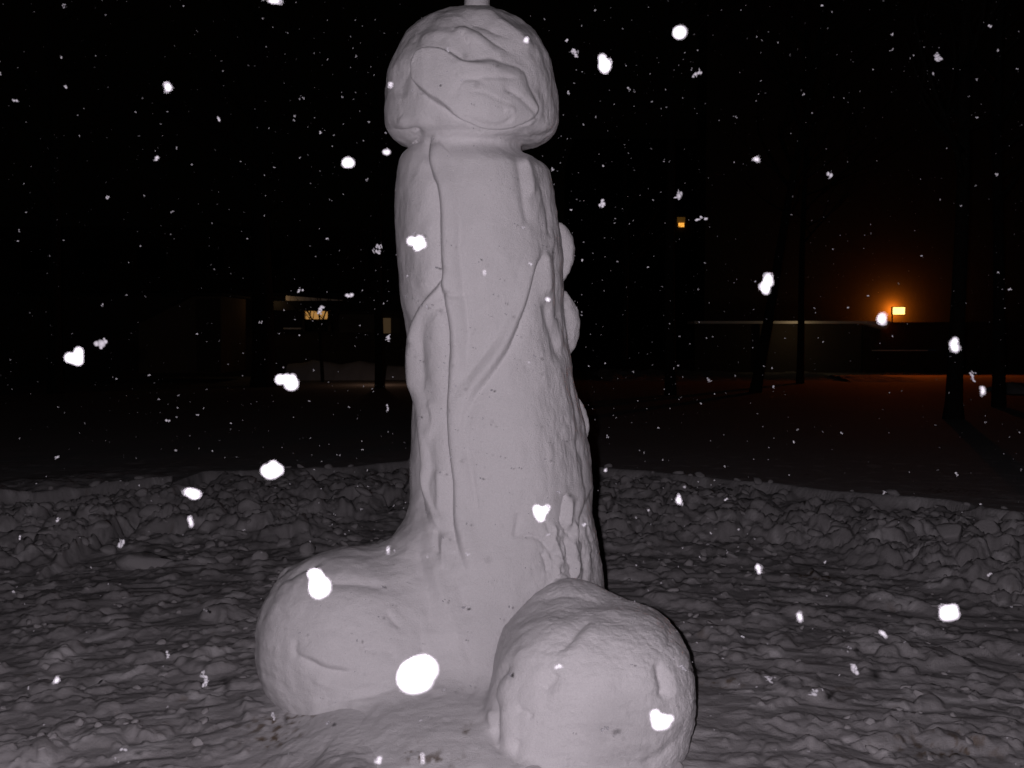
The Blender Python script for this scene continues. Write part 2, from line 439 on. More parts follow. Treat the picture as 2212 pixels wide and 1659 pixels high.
# --- shaft: the long centre cord
cl = [(950, 286), (936, 292), (925, 310), (922, 335), (926, 362), (936, 387), (944, 412), (949, 470), (950, 552), (954, 590), (957, 640), (962, 690), (968, 740), (967, 790), (964, 829),
      (961, 885), (964, 953), (972, 1008), (978, 1063), (976, 1118), (984, 1160), (996, 1200), (1010, 1235), (1030, 1270)]
step_line(cl, .034, .060, .007, .008, .05, .15, flip=True)
ridge([(988, 430), (992, 500), (994, 590), (1005, 660), (1011, 720), (1006, 775), (1006, 840)], -.008, .012)
ridge([(1008, 870), (1002, 940), (1016, 1020), (1030, 1090), (1036, 1140)], -.007, .012)
ridge([(955, 632), (985, 640), (1004, 636)], -.010, .012, .1, .1)
ridge([(975, 640), (986, 700), (990, 760), (985, 830)], .008, .022)
# diagonal cord
step_line([(1176, 530), (1173, 544), (1159, 580), (1145, 643), (1126, 690), (1104, 745), (1077, 786), (1049, 822), (1022, 855), (1012, 880), (1008, 930)], .030, .045, .007, .007, .15, .25, flip=False)
ridge([(1150, 530), (1135, 610), (1100, 690), (1060, 750), (1020, 800)], -.006, .02)
# left branch
step_line([(953, 575), (954, 593), (945, 610), (925, 637), (906, 657), (892, 679), (883, 709), (878, 745), (877, 790), (882, 830), (889, 865), (895, 884), (903, 953), (909, 1022), (912, 1077), (922, 1113), (939, 1148)],
          .030, .040, .007, .007, .06, .2, flip=True)
ridge([(960, 640), (925, 668), (905, 700), (912, 790), (915, 850)], -.010, .018)
step_line([(935, 664), (955, 668), (964, 700), (968, 740)], .008, .05, .006, .004, .3, .3, flip=False)
ridge([(900, 700), (893, 760), (893, 810), (905, 860)], .012, .018)
ridge([(925, 860), (935, 900), (928, 950)], .010, .014)
ridge([(945, 1010), (952, 1060), (945, 1110)], .012, .016)
ridge([(920, 940), (935, 1010), (925, 1060), (950, 1130)], -.012, .015)
ridge([(915, 1000), (918, 1045), (935, 1100), (950, 1150)], .010, .012)
ridge([(944, 1140), (942, 1170), (948, 1200)], -.012, .012)
ridge([(960, 1150), (955, 1180), (958, 1230)], .010, .012)
ridge([(895, 1170), (910, 1230), (930, 1300), (925, 1380)], -.012, .03)
ridge([(930, 1200), (950, 1270), (975, 1340), (1000, 1400)], .012, .03)
ridge([(975, 1230), (1000, 1290), (1015, 1350)], -.010, .025)
# right flank lumps
ridge([(1128, 330), (1142, 360), (1150, 400), (1148, 430)], .014, .020)
ridge([(1112, 320), (1125, 380), (1130, 440), (1150, 500)], -.012, .020)
ridge([(1165, 380), (1178, 420), (1186, 470), (1188, 520)], -.010, .012)
ridge([(1180, 540), (1186, 590), (1184, 640)], .018, .016)
ridge([(1196, 520), (1206, 590), (1206, 660), (1210, 740)], -.014, .012)
ridge([(1176, 640), (1185, 690), (1200, 740), (1215, 790)], -.012, .02)
ridge([(1205, 680), (1208, 720), (1212, 760)], .010, .012)
ridge([(1225, 770), (1235, 840), (1250, 900), (1262, 960)], -.010, .014)
ridge([(1245, 930), (1262, 1000), (1268, 1060), (1262, 1120)], -.012, .014)
step_line([(1281, 1050), (1274, 1080), (1262, 1100), (1250, 1130), (1252, 1180)], .018, .03, .007, .006, .1, .2, flip=False)
step_line([(1228, 1065), (1222, 1085), (1216, 1110), (1214, 1130), (1232, 1160)], .020, .03, .006, .006, .1, .2, flip=True)
ridge([(1232, 1075), (1226, 1110), (1224, 1140)], .012, .010)
ridge([(1122, 1105), (1117, 1140), (1112, 1165)], -.009, .012)
ridge([(1115, 1160), (1150, 1155), (1175, 1170), (1190, 1195), (1200, 1220)], -.012, .010)
ridge([(1190, 1125), (1200, 1150), (1190, 1165), (1205, 1185), (1212, 1230)], .014, .010)
ridge([(1214, 1150), (1226, 1190), (1234, 1230), (1240, 1270)], -.016, .009)
ridge([(1226, 1160), (1238, 1190), (1246, 1225), (1236, 1262)], .015, .010)
ridge([(1250, 1150), (1260, 1190), (1262, 1230), (1258, 1270)], -.012, .010)
ridge([(1166, 1190), (1182, 1215), (1180, 1240)], -.012, .010)
ridge([(1198, 1195), (1200, 1225), (1208, 1250)], .016, .012)
ridge([(1276, 1180), (1284, 1220), (1284, 1265)], -.008, .010)
# --- left lump
step_line([(636, 1392), (640, 1412), (668, 1426), (694, 1441), (725, 1449), (752, 1452), (762, 1444), (772, 1428)], .012, .05, .008, .005, .35, .3, flip=True)
ridge([(600, 1240), (640, 1215), (690, 1200), (720, 1192)], .010, .012)
ridge([(612, 1255), (650, 1228), (700, 1212)], -.014, .012)
ridge([(690, 1262), (740, 1258), (800, 1262), (836, 1270)], -.012, .020)
ridge([(770, 1402), (820, 1404), (860, 1410)], -.014, .020)
ridge([(640, 1380), (634, 1405), (642, 1425)], -.007, .014)
ridge([(660, 1450), (700, 1480), (760, 1492), (840, 1475)], .006, .02)
ridge([(650, 1500), (720, 1515), (800, 1505), (870, 1480)], -.005, .012)
ridge([(832, 1315), (850, 1340), (868, 1360)], -.008, .014)
# --- the apron between the lumps
ridge([(990, 1370), (1020, 1430), (1025, 1480), (1000, 1530)], -.008, .02)
ridge([(905, 1330), (912, 1400), (930, 1450)], -.007, .02)
# --- right lump
step_line([(1300, 1316), (1282, 1330), (1268, 1350), (1250, 1366), (1225, 1400), (1195, 1420)], .014, .06, .016, .002, .4, .4, flip=True)
ridge([(1204, 1450), (1190, 1475), (1170, 1495)], -.014, .03)
ridge([(1420, 1425), (1430, 1460), (1436, 1490), (1432, 1515)], -.018, .020)
ridge([(1452, 1440), (1462, 1480), (1460, 1520)], .004, .02)
ridge([(1445, 1330), (1450, 1370), (1446, 1400)], -.010, .016)
step_line([(1115, 1430), (1080, 1460), (1066, 1500), (1076, 1540), (1070, 1590), (1095, 1640)], .018, .06, .012, .006, .2, .2, flip=True)
ridge([(1060, 1530), (1058, 1560), (1064, 1580)], .010, .012)
ridge([(1120, 1590), (1110, 1620), (1120, 1659)], -.010, .02)
ridge([(1115, 1530), (1140, 1540), (1150, 1555)], -.008, .012)
ridge([(1150, 1300), (1200, 1285), (1260, 1290), (1330, 1305)], -.006, .014)
ridge([(1160, 1330), (1220, 1305), (1290, 1310)], .006, .02)
ridge([(1500, 1560), (1470, 1600), (1420, 1640), (1380, 1659)], -.014, .03)
# --- noise
x, y, z = sv[:, 0], sv[:, 1], sv[:, 2]
disp += .013 * fbm(x * 5, y * 5, z * 3.5, 3)
disp += .0020 * fbm(x * 22, y * 22, z * 12, 3)
flank = sstep(.10, .36, x - (-.12)) * sstep(.75, 1.0, z)
disp += (.006 * flank * fbm(x * 26, y * 26, z * 9 + 3, 3)).astype(np.float32)
crust = np.exp(-(((U - 1222) / 62)**4 + ((Vp - 1195) / 75)**4)) * facing
w1 = fbm(x * 10 + 4, y * 10, z * 6, 2)
disp += (crust * (.026 * (0.35 - np.abs(fbm(x * 15 + w1, y * 15, z * 9 + w1, 4))) )).astype(np.float32)
ballm = sstep(1.0, .6, z) * sstep(.0, .12, np.abs(x + .12))
rt = sstep(.05, .15, x) * sstep(.75, .55, z)
disp += (ballm * .006 * fbm(x * 9, y * 9, z * 20, 3)).astype(np.float32)
disp += (rt * .0036 * fbm(x * 75, y * 75, z * 75, 2)).astype(np.float32)
hm = sstep(2.45, 2.6, z)
disp += (hm * (.005 * fbm(x * 12, y * 12, z * 14, 3) + .012 * fbm(x * 5 + 8, y * 5, z * 6, 2))).astype(np.float32)
disp += .0006 * fbm(x * 90, y * 90, z * 90, 2)
sv = sv + N * disp[:, None]
N = vnormals(sv, sf)
# parts of the one carved thing, cut along its own folds
fc = sv[sf].mean(1); fu, fv = PX(fc)
cz = fc[:, 2]
z_neck = W(1024, 306, SY)[2]
part = np.zeros(len(sf), int)                                   # 0 shaft
frontz = z_neck - .055 * sstep(0, -.34, fc[:, 1] - SY) * 0 + .0
part[(cz > z_neck)] = 1                                          # cap
dL = ((fc - cL) / np.array([.40, .42, .40])); part[(dL**2).sum(1) < 1] = 2
dR = ((fc - cR) / np.array([.40, .45, .37])); part[(np.abs(dR)**2.7).sum(1) < 1] = 3
root = empty('snow_sculpture', (-.04, 3.95, 0))
tag(root, 'tall phallic snow sculpture with corded shaft, capped head and two round lumps', 'snow sculpture')
for k, nm in enumerate(('shaft', 'head', 'lump', 'lump')):
    ff = sf[part == k]; uq, inv = np.unique(ff, return_inverse=True)
    o = mesh_np(nm, sv[uq] - np.array(root.location), inv.reshape(-1, 4), M_SNOW, root)
    o.data.normals_split_custom_set_from_vertices(N[uq].tolist())
    if k == 0:
        w_ = sv[uq]; uu, vv = PX(w_); dd = np.zeros(len(w_), np.float32); fn = fbm(w_[:, 0] * 34, w_[:, 1] * 20, w_[:, 2] * 30, 4)
        for a_, b_, ra_, rb_ in ((945, 1640, 55, 18), (885, 1628, 18, 12), (906, 1618, 10, 14), (1010, 1562, 10, 6), (1008, 1580, 12, 6), (1180, 1640, 30, 12), (690, 1600, 40, 30)):
            g_ = np.exp(-(((uu - a_) / ra_)**2 + ((vv - b_) / rb_)**2)); dd += g_ * sstep(-.02, .35, fn + .1 * g_) * .8
        at = o.data.attributes.new('dirt', 'FLOAT', 'POINT'); at.data.foreach_set('value', np.clip(dd, 0, .8).astype(np.float32))
    if k == 2: o['label'] = 'broad left lump flowing into the shaft'
    if k == 3: o['label'] = 'nearer right lump, rounder and rough grained'
# the short snow column on the very top
mb = MB(); b0 = W(1030, 20, SY); rsp = 27.5 / FPX * SY
prof = [(-.05, 1.02), (-.004, 1.04), (.012, 1.02), (.02, .985), (.05, .97), (.10, .965), (.15, .97), (.185, .96), (.197, .90), (.2, .6)]
nseg = 40
for zz, k in prof:
    for q in range(nseg):
        an = q / nseg * 2 * math.pi; r = rsp * k * (1 + .018 * math.sin(3 * an + zz * 30) + .01 * math.sin(7 * an))
        mb.v.append((b0[0] + r * math.cos(an), SY + r * math.sin(an), b0[2] + zz + .002 * math.sin(5 * an)))
for i in range(len(prof) - 1):
    for q in range(nseg):
        a = i * nseg + q; b = i * nseg + (q + 1) % nseg; mb.f.append((a, b, b + nseg, a + nseg))
mb.f.append(tuple((len(prof) - 1) * nseg + q for q in range(nseg)))
sp = mb.build('column', M_SNOW, root, smooth=True); sp['label'] = 'smooth short column standing on the head'

# ================================================================== ground: trodden snow, rubble edge, open field beyond
ZB = .22
edge_px = [(-400, 1105), (0, 1066), (108, 1058), (200, 1054), (366, 1048), (372, 1030), (440, 1021), (600, 1014), (760, 1008), (880, 996), (1100, 998), (1272, 1009), (1402, 1018), (1549, 1035),
           (1662, 1044), (1792, 1061), (1965, 1074), (2052, 1083), (2139, 1100), (2212, 1106), (2600, 1150)]
ep = np.array([WZ(a, b, ZB) for a, b in edge_px]); ep = ep[np.argsort(ep[:, 0])]
def edge_y(x):
    e = np.interp(x, ep[:, 0], ep[:, 1])
    out = np.maximum(np.abs(x) - 3.6, 0)
    return e - out * .55
def ground(x, y):
    x = np.asarray(x, float); y = np.asarray(y, float)
    t = y - (edge_y(x) + .09 * fbm(x * 2.3, x * 0 + 3.1, None, 3))
    base = .015 * fbm(x * .7, y * .7, None, 3)
    # the scraped area in front: arcs round where people stood and worked
    R = np.hypot(x, y + .6); th = np.arctan2(x, y + .6) * R
    wv = fbm(x * 1.3, y * 1.3, None, 2) * .35
    streak = fbm(R * 6 + wv * 3, th * 1.5, None, 4, 2.1, .45)
    streak2 = np.abs(fbm(R * 15 + wv * 4, th * 3.0 + 9, None, 3))
    near = np.hypot((x + .06) / .95, (y - 3.72) / .85)
    calm = sstep(.75, 1.25, near + .12 * fbm(x * 3, y * 3, None, 2))
    z = base + (.032 * streak - .003 * streak2) * (.15 + .85 * calm)
    z += .055 * (1 - sstep(.75, 1.3, np.hypot((x + .2) / .52, (y - 3.45) / .75)))
    z += .045 * (1 - sstep(.5, 1.25, np.hypot((x + .22) / .85, (y - 3.72) / .90)))
    # lumps
    ax = x + .06 * fbm(x * 9, y * 9, None, 3); ay = y + .06 * fbm(x * 9 + 40, y * 9, None, 3)
    rub = sstep(-2.5, -1.6, t + .9 * fbm(x * .8, y * .8 + 5, None, 2)) 
    lum = .20 * domes(ax * 3.2, ay * 3.6, 1) + .13 * domes(ax * 6.5, ay * 7, 2) + .07 * domes(ax * 13, ay * 14, 3) + .03 * domes(ax * 27, ay * 29, 4)
    z += rub * (lum * .68 + .03 * fbm(x * 8, y * 8, None, 4)) + rub * .10 * sstep(-2.2, -.3, t)
    few = calm * (1 - rub)
    z += few * (.12 * domes(ax * 2.1, ay * 2.8, 6, .05, .34, .9) + .07 * domes(ax * 5, ay * 6.5, 7, .05, .45, .9) + .03 * domes(ax * 14, ay * 18, 8, .05, .5, .8))
    far = ZB + .012 * fbm(x * .5, y * .5, None, 3) + .004 * fbm(x * 4, y * 9, None, 3)
    far = far + .10 * sstep(-2.6, -4.2, x) * sstep(1.6, .2, t) * np.clip(fbm(x * 3, y * 3, None, 4) + .3, 0, 1)
    lowc = np.minimum(z, ZB - .06 * sstep(-.9, -.1, t) - .01 + .20 * fbm(x * 2.6, y * 2.9, None, 4))
    k = sstep(-.035, .02, t + .03 * fbm(x * 9, y * 9, None, 3))
    return lowc * (1 - k) + far * k
yn = np.concatenate([[-60, -30, -12, -5, -1, .6, 1.2], np.geomspace(1.75, 10.2, 620), np.geomspace(10.4, 40, 70), [50, 70, 100, 160, 260, 420, 700]])
sn = np.concatenate([-np.geomspace(60, 1.02, 16), np.linspace(-1, 1, 760), np.geomspace(1.02, 60, 16)])
YY, SSn = np.meshgrid(yn, sn, indexing='ij')
XX = SSn * (np.maximum(YY, 1.5) * .60 + .75)
ZZ = ground(XX.ravel(), YY.ravel()).reshape(XX.shape)
gv = np.stack([XX, YY, ZZ], -1).reshape(-1, 3); r, c = XX.shape
ii = np.arange(r * c).reshape(r, c)
gf = np.stack([ii[:-1, :-1], ii[:-1, 1:], ii[1:, 1:], ii[1:, :-1]], -1).reshape(-1, 4)
go = mesh_np('ground', gv, gf, M_GROUND); tag(go, kind='structure')
gxx, gyy = gv[:, 0], gv[:, 1]
spots = [(WZ(940, 1640, .05), .20, .07), (WZ(610, 1560, .03), .16, .10), (WZ(590, 1600, .02), .10, .05), (WZ(1740, 1245, 0), .16, .10), (WZ(1790, 1250, 0), .10, .08), (WZ(860, 1620, .05), .06, .03), (WZ(1000, 1560, .05), .05, .03),
         (WZ(1560, 1480, 0), .08, .05), (WZ(2040, 1620, 0), .2, .1), (WZ(2050, 1120, 0), .3, .15)]
dirt = np.zeros(len(gv), np.float32)
fine = fbm(gxx * 28, gyy * 20, None, 4)
for c_, rx, ry in spots:
    g_ = np.exp(-(((gxx - c_[0]) / rx)**2 + ((gyy - c_[1]) / ry)**2))
    dirt += g_ * sstep(.05, .40, fine + .1 * g_) * .95
dirt += .35 * sstep(.42, .6, fbm(gxx * 11 + 7, gyy * 9, None, 3)) * (gyy < 9)
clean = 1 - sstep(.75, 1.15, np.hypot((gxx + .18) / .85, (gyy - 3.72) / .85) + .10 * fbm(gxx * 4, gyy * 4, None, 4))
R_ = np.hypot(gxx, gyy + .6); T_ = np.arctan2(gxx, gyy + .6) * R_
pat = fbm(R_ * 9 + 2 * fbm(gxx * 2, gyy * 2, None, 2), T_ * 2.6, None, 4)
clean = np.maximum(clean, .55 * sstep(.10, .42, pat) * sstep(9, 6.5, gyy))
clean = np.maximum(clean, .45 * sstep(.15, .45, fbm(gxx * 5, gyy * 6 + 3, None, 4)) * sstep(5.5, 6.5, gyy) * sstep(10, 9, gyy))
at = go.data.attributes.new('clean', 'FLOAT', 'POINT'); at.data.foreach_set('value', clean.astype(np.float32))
at = go.data.attributes.new('dirt', 'FLOAT', 'POINT'); at.data.foreach_set('value', np.clip(dirt, 0, .9).astype(np.float32))
def gz_at(x, y): return float(ground(np.array([x]), np.array([y]))[0])

# ------------------------------------------------------------------ broken lumps of snow
def ico(sub):
    import bmesh
    bm = bmesh.new(); bmesh.ops.create_icosphere(bm, subdivisions=sub, radius=1)
    v = np.array([p.co[:] for p in bm.verts], np.float32); f = np.array([[q.index for q in p.verts] for p in bm.faces], np.int32); bm.free()
    return v, f
I3, F3 = ico(3); I2, F2 = ico(2)
def chunk(vs, seed, rs):
    v = vs * (1 + .28 * fbm(vs[:, 0] * 1.1 + seed, vs[:, 1] * 1.1, vs[:, 2] * 1.1, 3))[:, None]
    for _ in range(9):                              # broken faces
        nn = rs.normal(size=3); nn /= np.linalg.norm(nn); d = rs.uniform(.38, .75)
        k = v @ nn - d; v = v - np.outer(np.clip(k, 0, 9) * .85, nn)
    return v * (1 + .05 * fbm(vs[:, 0] * 4 + seed, vs[:, 1] * 4, vs[:, 2] * 4, 2))[:, None]
rs = np.random.RandomState(11)
variants = [chunk(I2, 10 + k * 3.3, rs) for k in range(24)]
CV, CF = [], []; nv = 0
cnt = 0
while cnt < 1300:
    x = rs.uniform(-6.5, 6.5); t = -rs.uniform(-.10, 2.9); y = float(edge_y(x)) + t
    if rs.rand() < .22: y = rs.uniform(2.6, 6.5); x = rs.uniform(-.62, .62) * y
    if y < 2.3 or math.hypot((x + .05) / 1.05, (y - 3.8) / 1.0) < 1: continue
    near = y < 6
    r = (.018 if near else .03) * math.exp(rs.normal(0, .5)) * (1 + .6 * (t > -1.6))
    r = min(r, .09 if not near else .032)
    v = variants[rs.randint(24)] * np.array([1, rs.uniform(.7, 1.1), rs.uniform(.35, .75)]) * r
    a = rs.uniform(0, 6.28); R3 = np.array([[math.cos(a), -math.sin(a), 0], [math.sin(a), math.cos(a), 0], [0, 0, 1]])
    b = rs.uniform(-.6, .6); R4 = np.array([[1, 0, 0], [0, math.cos(b), -math.sin(b)], [0, math.sin(b), math.cos(b)]])
    v = v @ (R3 @ R4).T + np.array([x, y, gz_at(x, y) + r * rs.uniform(-.1, .25)])
    CV.append(v); CF.append(F2 + nv); nv += len(v); cnt += 1
rub_o = mesh_np('snow_rubble', np.concatenate(CV), np.concatenate(CF), M_CHUNK)
tag(rub_o, 'broken rubble of small snow lumps strewn behind and beside the sculpture', 'snow rubble', kind='stuff')
named = [(425, 1590, 17, 1.0, 'pointed snow lump on the ground left of the foot of the sculpture'),
         (267, 1534, 20, .85, 'rounded snow lump with flat top at lower left of the ground'),
         (168, 1553, 14, .9, 'small round snow lump left of the larger flat-topped one'),
         (316, 1211, 62, .45, 'wide low snow slab lying in the rubble left of the left lump'),
         (1486, 1190, 14, .9, 'small snow lump just right of the shaft base'),
         (2122, 1272, 26, .6, 'oval snow lump at the far right of the trodden area'),
         (2050, 1185, 34, .8, 'large snow lump in the rubble at right'),
         (2130, 1165, 36, .7, 'large broken snow lump nearest the right picture edge'),
         (1450, 1275, 18, .5, 'flat snow lump right of where the shaft meets the right lump'),
         (1985, 1490, 14, .8, 'grey snow lump on the ground at lower right'),
         (1985, 1138, 22, .8, 'upright pointed snow lump at the right end of the rubble edge'),
         (1805, 1250, 18, .5, 'flattened snow lump below the brown stained patch at right'),
         (480, 1205, 24, .7, 'snow lump against the upper left of the left lump'),
         (590, 1240, 12, .8, 'small snow lump touching the left lump'),
         (540, 1118, 26, .8, 'broken snow block in the rubble left of the shaft'),
         (1640, 1110, 24, .9, 'broken snow block in the rubble right of the shaft'),
         (1447, 1640, 30, .8, 'snow lump tucked under the right lump at the bottom edge')]
for k, (px, py, rpx, fl, lab) in enumerate(named):
    p = WZ(px, py, .10 if py < 1200 else .04); r = rpx / FPX * p[1]
    v = chunk(I3, 60 + k * 5.1, rs) * np.array([1, .85, fl]) * r
    base = np.array([p[0], p[1], gz_at(p[0], p[1]) - .15 * r])
    v[:, 2] += .45 * r * fl
    o = mesh_np('snow_lump', v, F3, M_CHUNK); o.location = tuple(base)
    tag(o, lab, 'snow lump', 'loose snow lumps')

# ================================================================== the falling snow
def flake(seed, detail):
    """an aggregate of small ice plates and needles, about 1 across"""
    r_ = np.random.RandomState(seed); pts = [np.zeros(3)]
    v0, f0 = (I2, F2) if detail else ico(1)
    nn = r_.randint(7, 15) if detail else r_.randint(3, 7)
    dirn = r_.normal(size=3); dirn /= np.linalg.norm(dirn)
    vs, fs = [], []; n = 0
    for k in range(nn):
        if k:
            b = pts[r_.randint(max(0, k - 4), k)]; d = r_.normal(size=3) + dirn * .8; d /= np.linalg.norm(d); pts.append(b + d * r_.uniform(.13, .27))
        s = r_.uniform(.45, 1.1, 3) * r_.uniform(.10, .19); q = r_.normal(size=(3, 3)); q, _ = np.linalg.qr(q)
        if k % 3 == 2: s *= np.array([1.8, .35, .35])
        v = (v0 * s) @ q.T; v = v * (1 + .35 * fbm(v0[:, 0] * 2 + k, v0[:, 1] * 2 + seed, v0[:, 2] * 2, 2))[:, None] + pts[-1]
        vs.append(v); fs.append(f0 + n); n += len(v)
    v = np.concatenate(vs); v -= (v.max(0) + v.min(0)) / 2; v /= np.abs(v).max() * 2
    return v, np.concatenate(fs)
def lobed(lobes, seed):
    L = np.array(lobes, float); c = np.array([(L[:, 0] - L[:, 2]).min() + (L[:, 0] + L[:, 2]).max(), (L[:, 1] - L[:, 2]).min() + (L[:, 1] + L[:, 2]).max()]) / 2
    ext = max((L[:, 0] + L[:, 2]).max() - (L[:, 0] - L[:, 2]).min(), (L[:, 1] + L[:, 2]).max() - (L[:, 1] - L[:, 2]).min())
    vs, fs = [], []; n = 0; r_ = np.random.RandomState(seed)
    for lx, ly, lr in L:
        v = I2 * (1 + .30 * fbm(I2[:, 0] * 2.2 + lx, I2[:, 1] * 2.2, I2[:, 2] * 2.2 + ly, 3))[:, None] * lr
        v = v * np.array([1, .7, 1]) + np.array([lx - c[0], r_.uniform(-.3, .3) * lr, -(ly - c[1])])
        vs.append(v); fs.append(F2 + n); n += len(v)
    return np.concatenate(vs) / ext, np.concatenate(fs)
LOBES = {(691, 1260): [(560, 345, 80), (490, 230, 20), (525, 235, 25), (540, 265, 28)], (620, 826): [(1085, 1070, 36), (1150, 1050, 22), (1195, 1110, 60), (1210, 1050, 20), (1130, 1070, 24)],
    (1170, 1109): [(1400, 985, 24), (1430, 1020, 45), (1435, 1070, 24), (1500, 970, 12), (1470, 1000, 24)], (900, 525): [(400, 382, 25), (435, 388, 12), (480, 400, 35), (490, 360, 18), (520, 420, 18), (465, 445, 20), (515, 375, 10)],
    (1655, 613): [(1765, 195, 15), (1800, 195, 15), (1785, 240, 28), (1800, 275, 22), (1760, 280, 30), (1715, 325, 22), (1755, 330, 28), (1755, 370, 25)],
    (1307, 138): [(2100, 465, 28), (2110, 520, 26), (2135, 580, 60), (2185, 520, 18), (2140, 630, 25)], (1430, 1556): [(1570, 1210, 38), (1580, 1265, 45), (1645, 1295, 72), (1720, 1250, 22), (1600, 1310, 50)],
    (588, 1015): [(1435, 260, 28), (1480, 258, 42), (1480, 222, 18), (1510, 255, 26), (1450, 285, 20)], (2051, 1324): [(1800, 895, 38), (1785, 870, 18), (1820, 865, 18), (1755, 858, 7), (1762, 880, 12), (1775, 905, 25), (1830, 900, 18)],
    (160, 770): [(560, 1030, 35), (600, 1040, 40), (650, 970, 28), (640, 1060, 35), (650, 1015, 24)], (217, 742): [(770, 920, 30), (820, 920, 45), (865, 900, 25), (820, 960, 20), (855, 870, 12)],
    (903, 1457): [(0, 0, 50), (20, -10, 40), (-15, 15, 40)], (1469, 70): [(0, 0, 50), (15, -10, 42)], (752, 351): [(0, 0, 40), (25, 5, 30), (-25, 5, 28), (5, -18, 24)]}
FL = [mesh_np('snowflake', *flake(100 + k, True), M_FLAKE, smooth=True, link=False) for k in range(10)]
FS = [mesh_np('snowflake', *flake(200 + k, False), M_FLAKE, smooth=False, link=False) for k in range(12)]
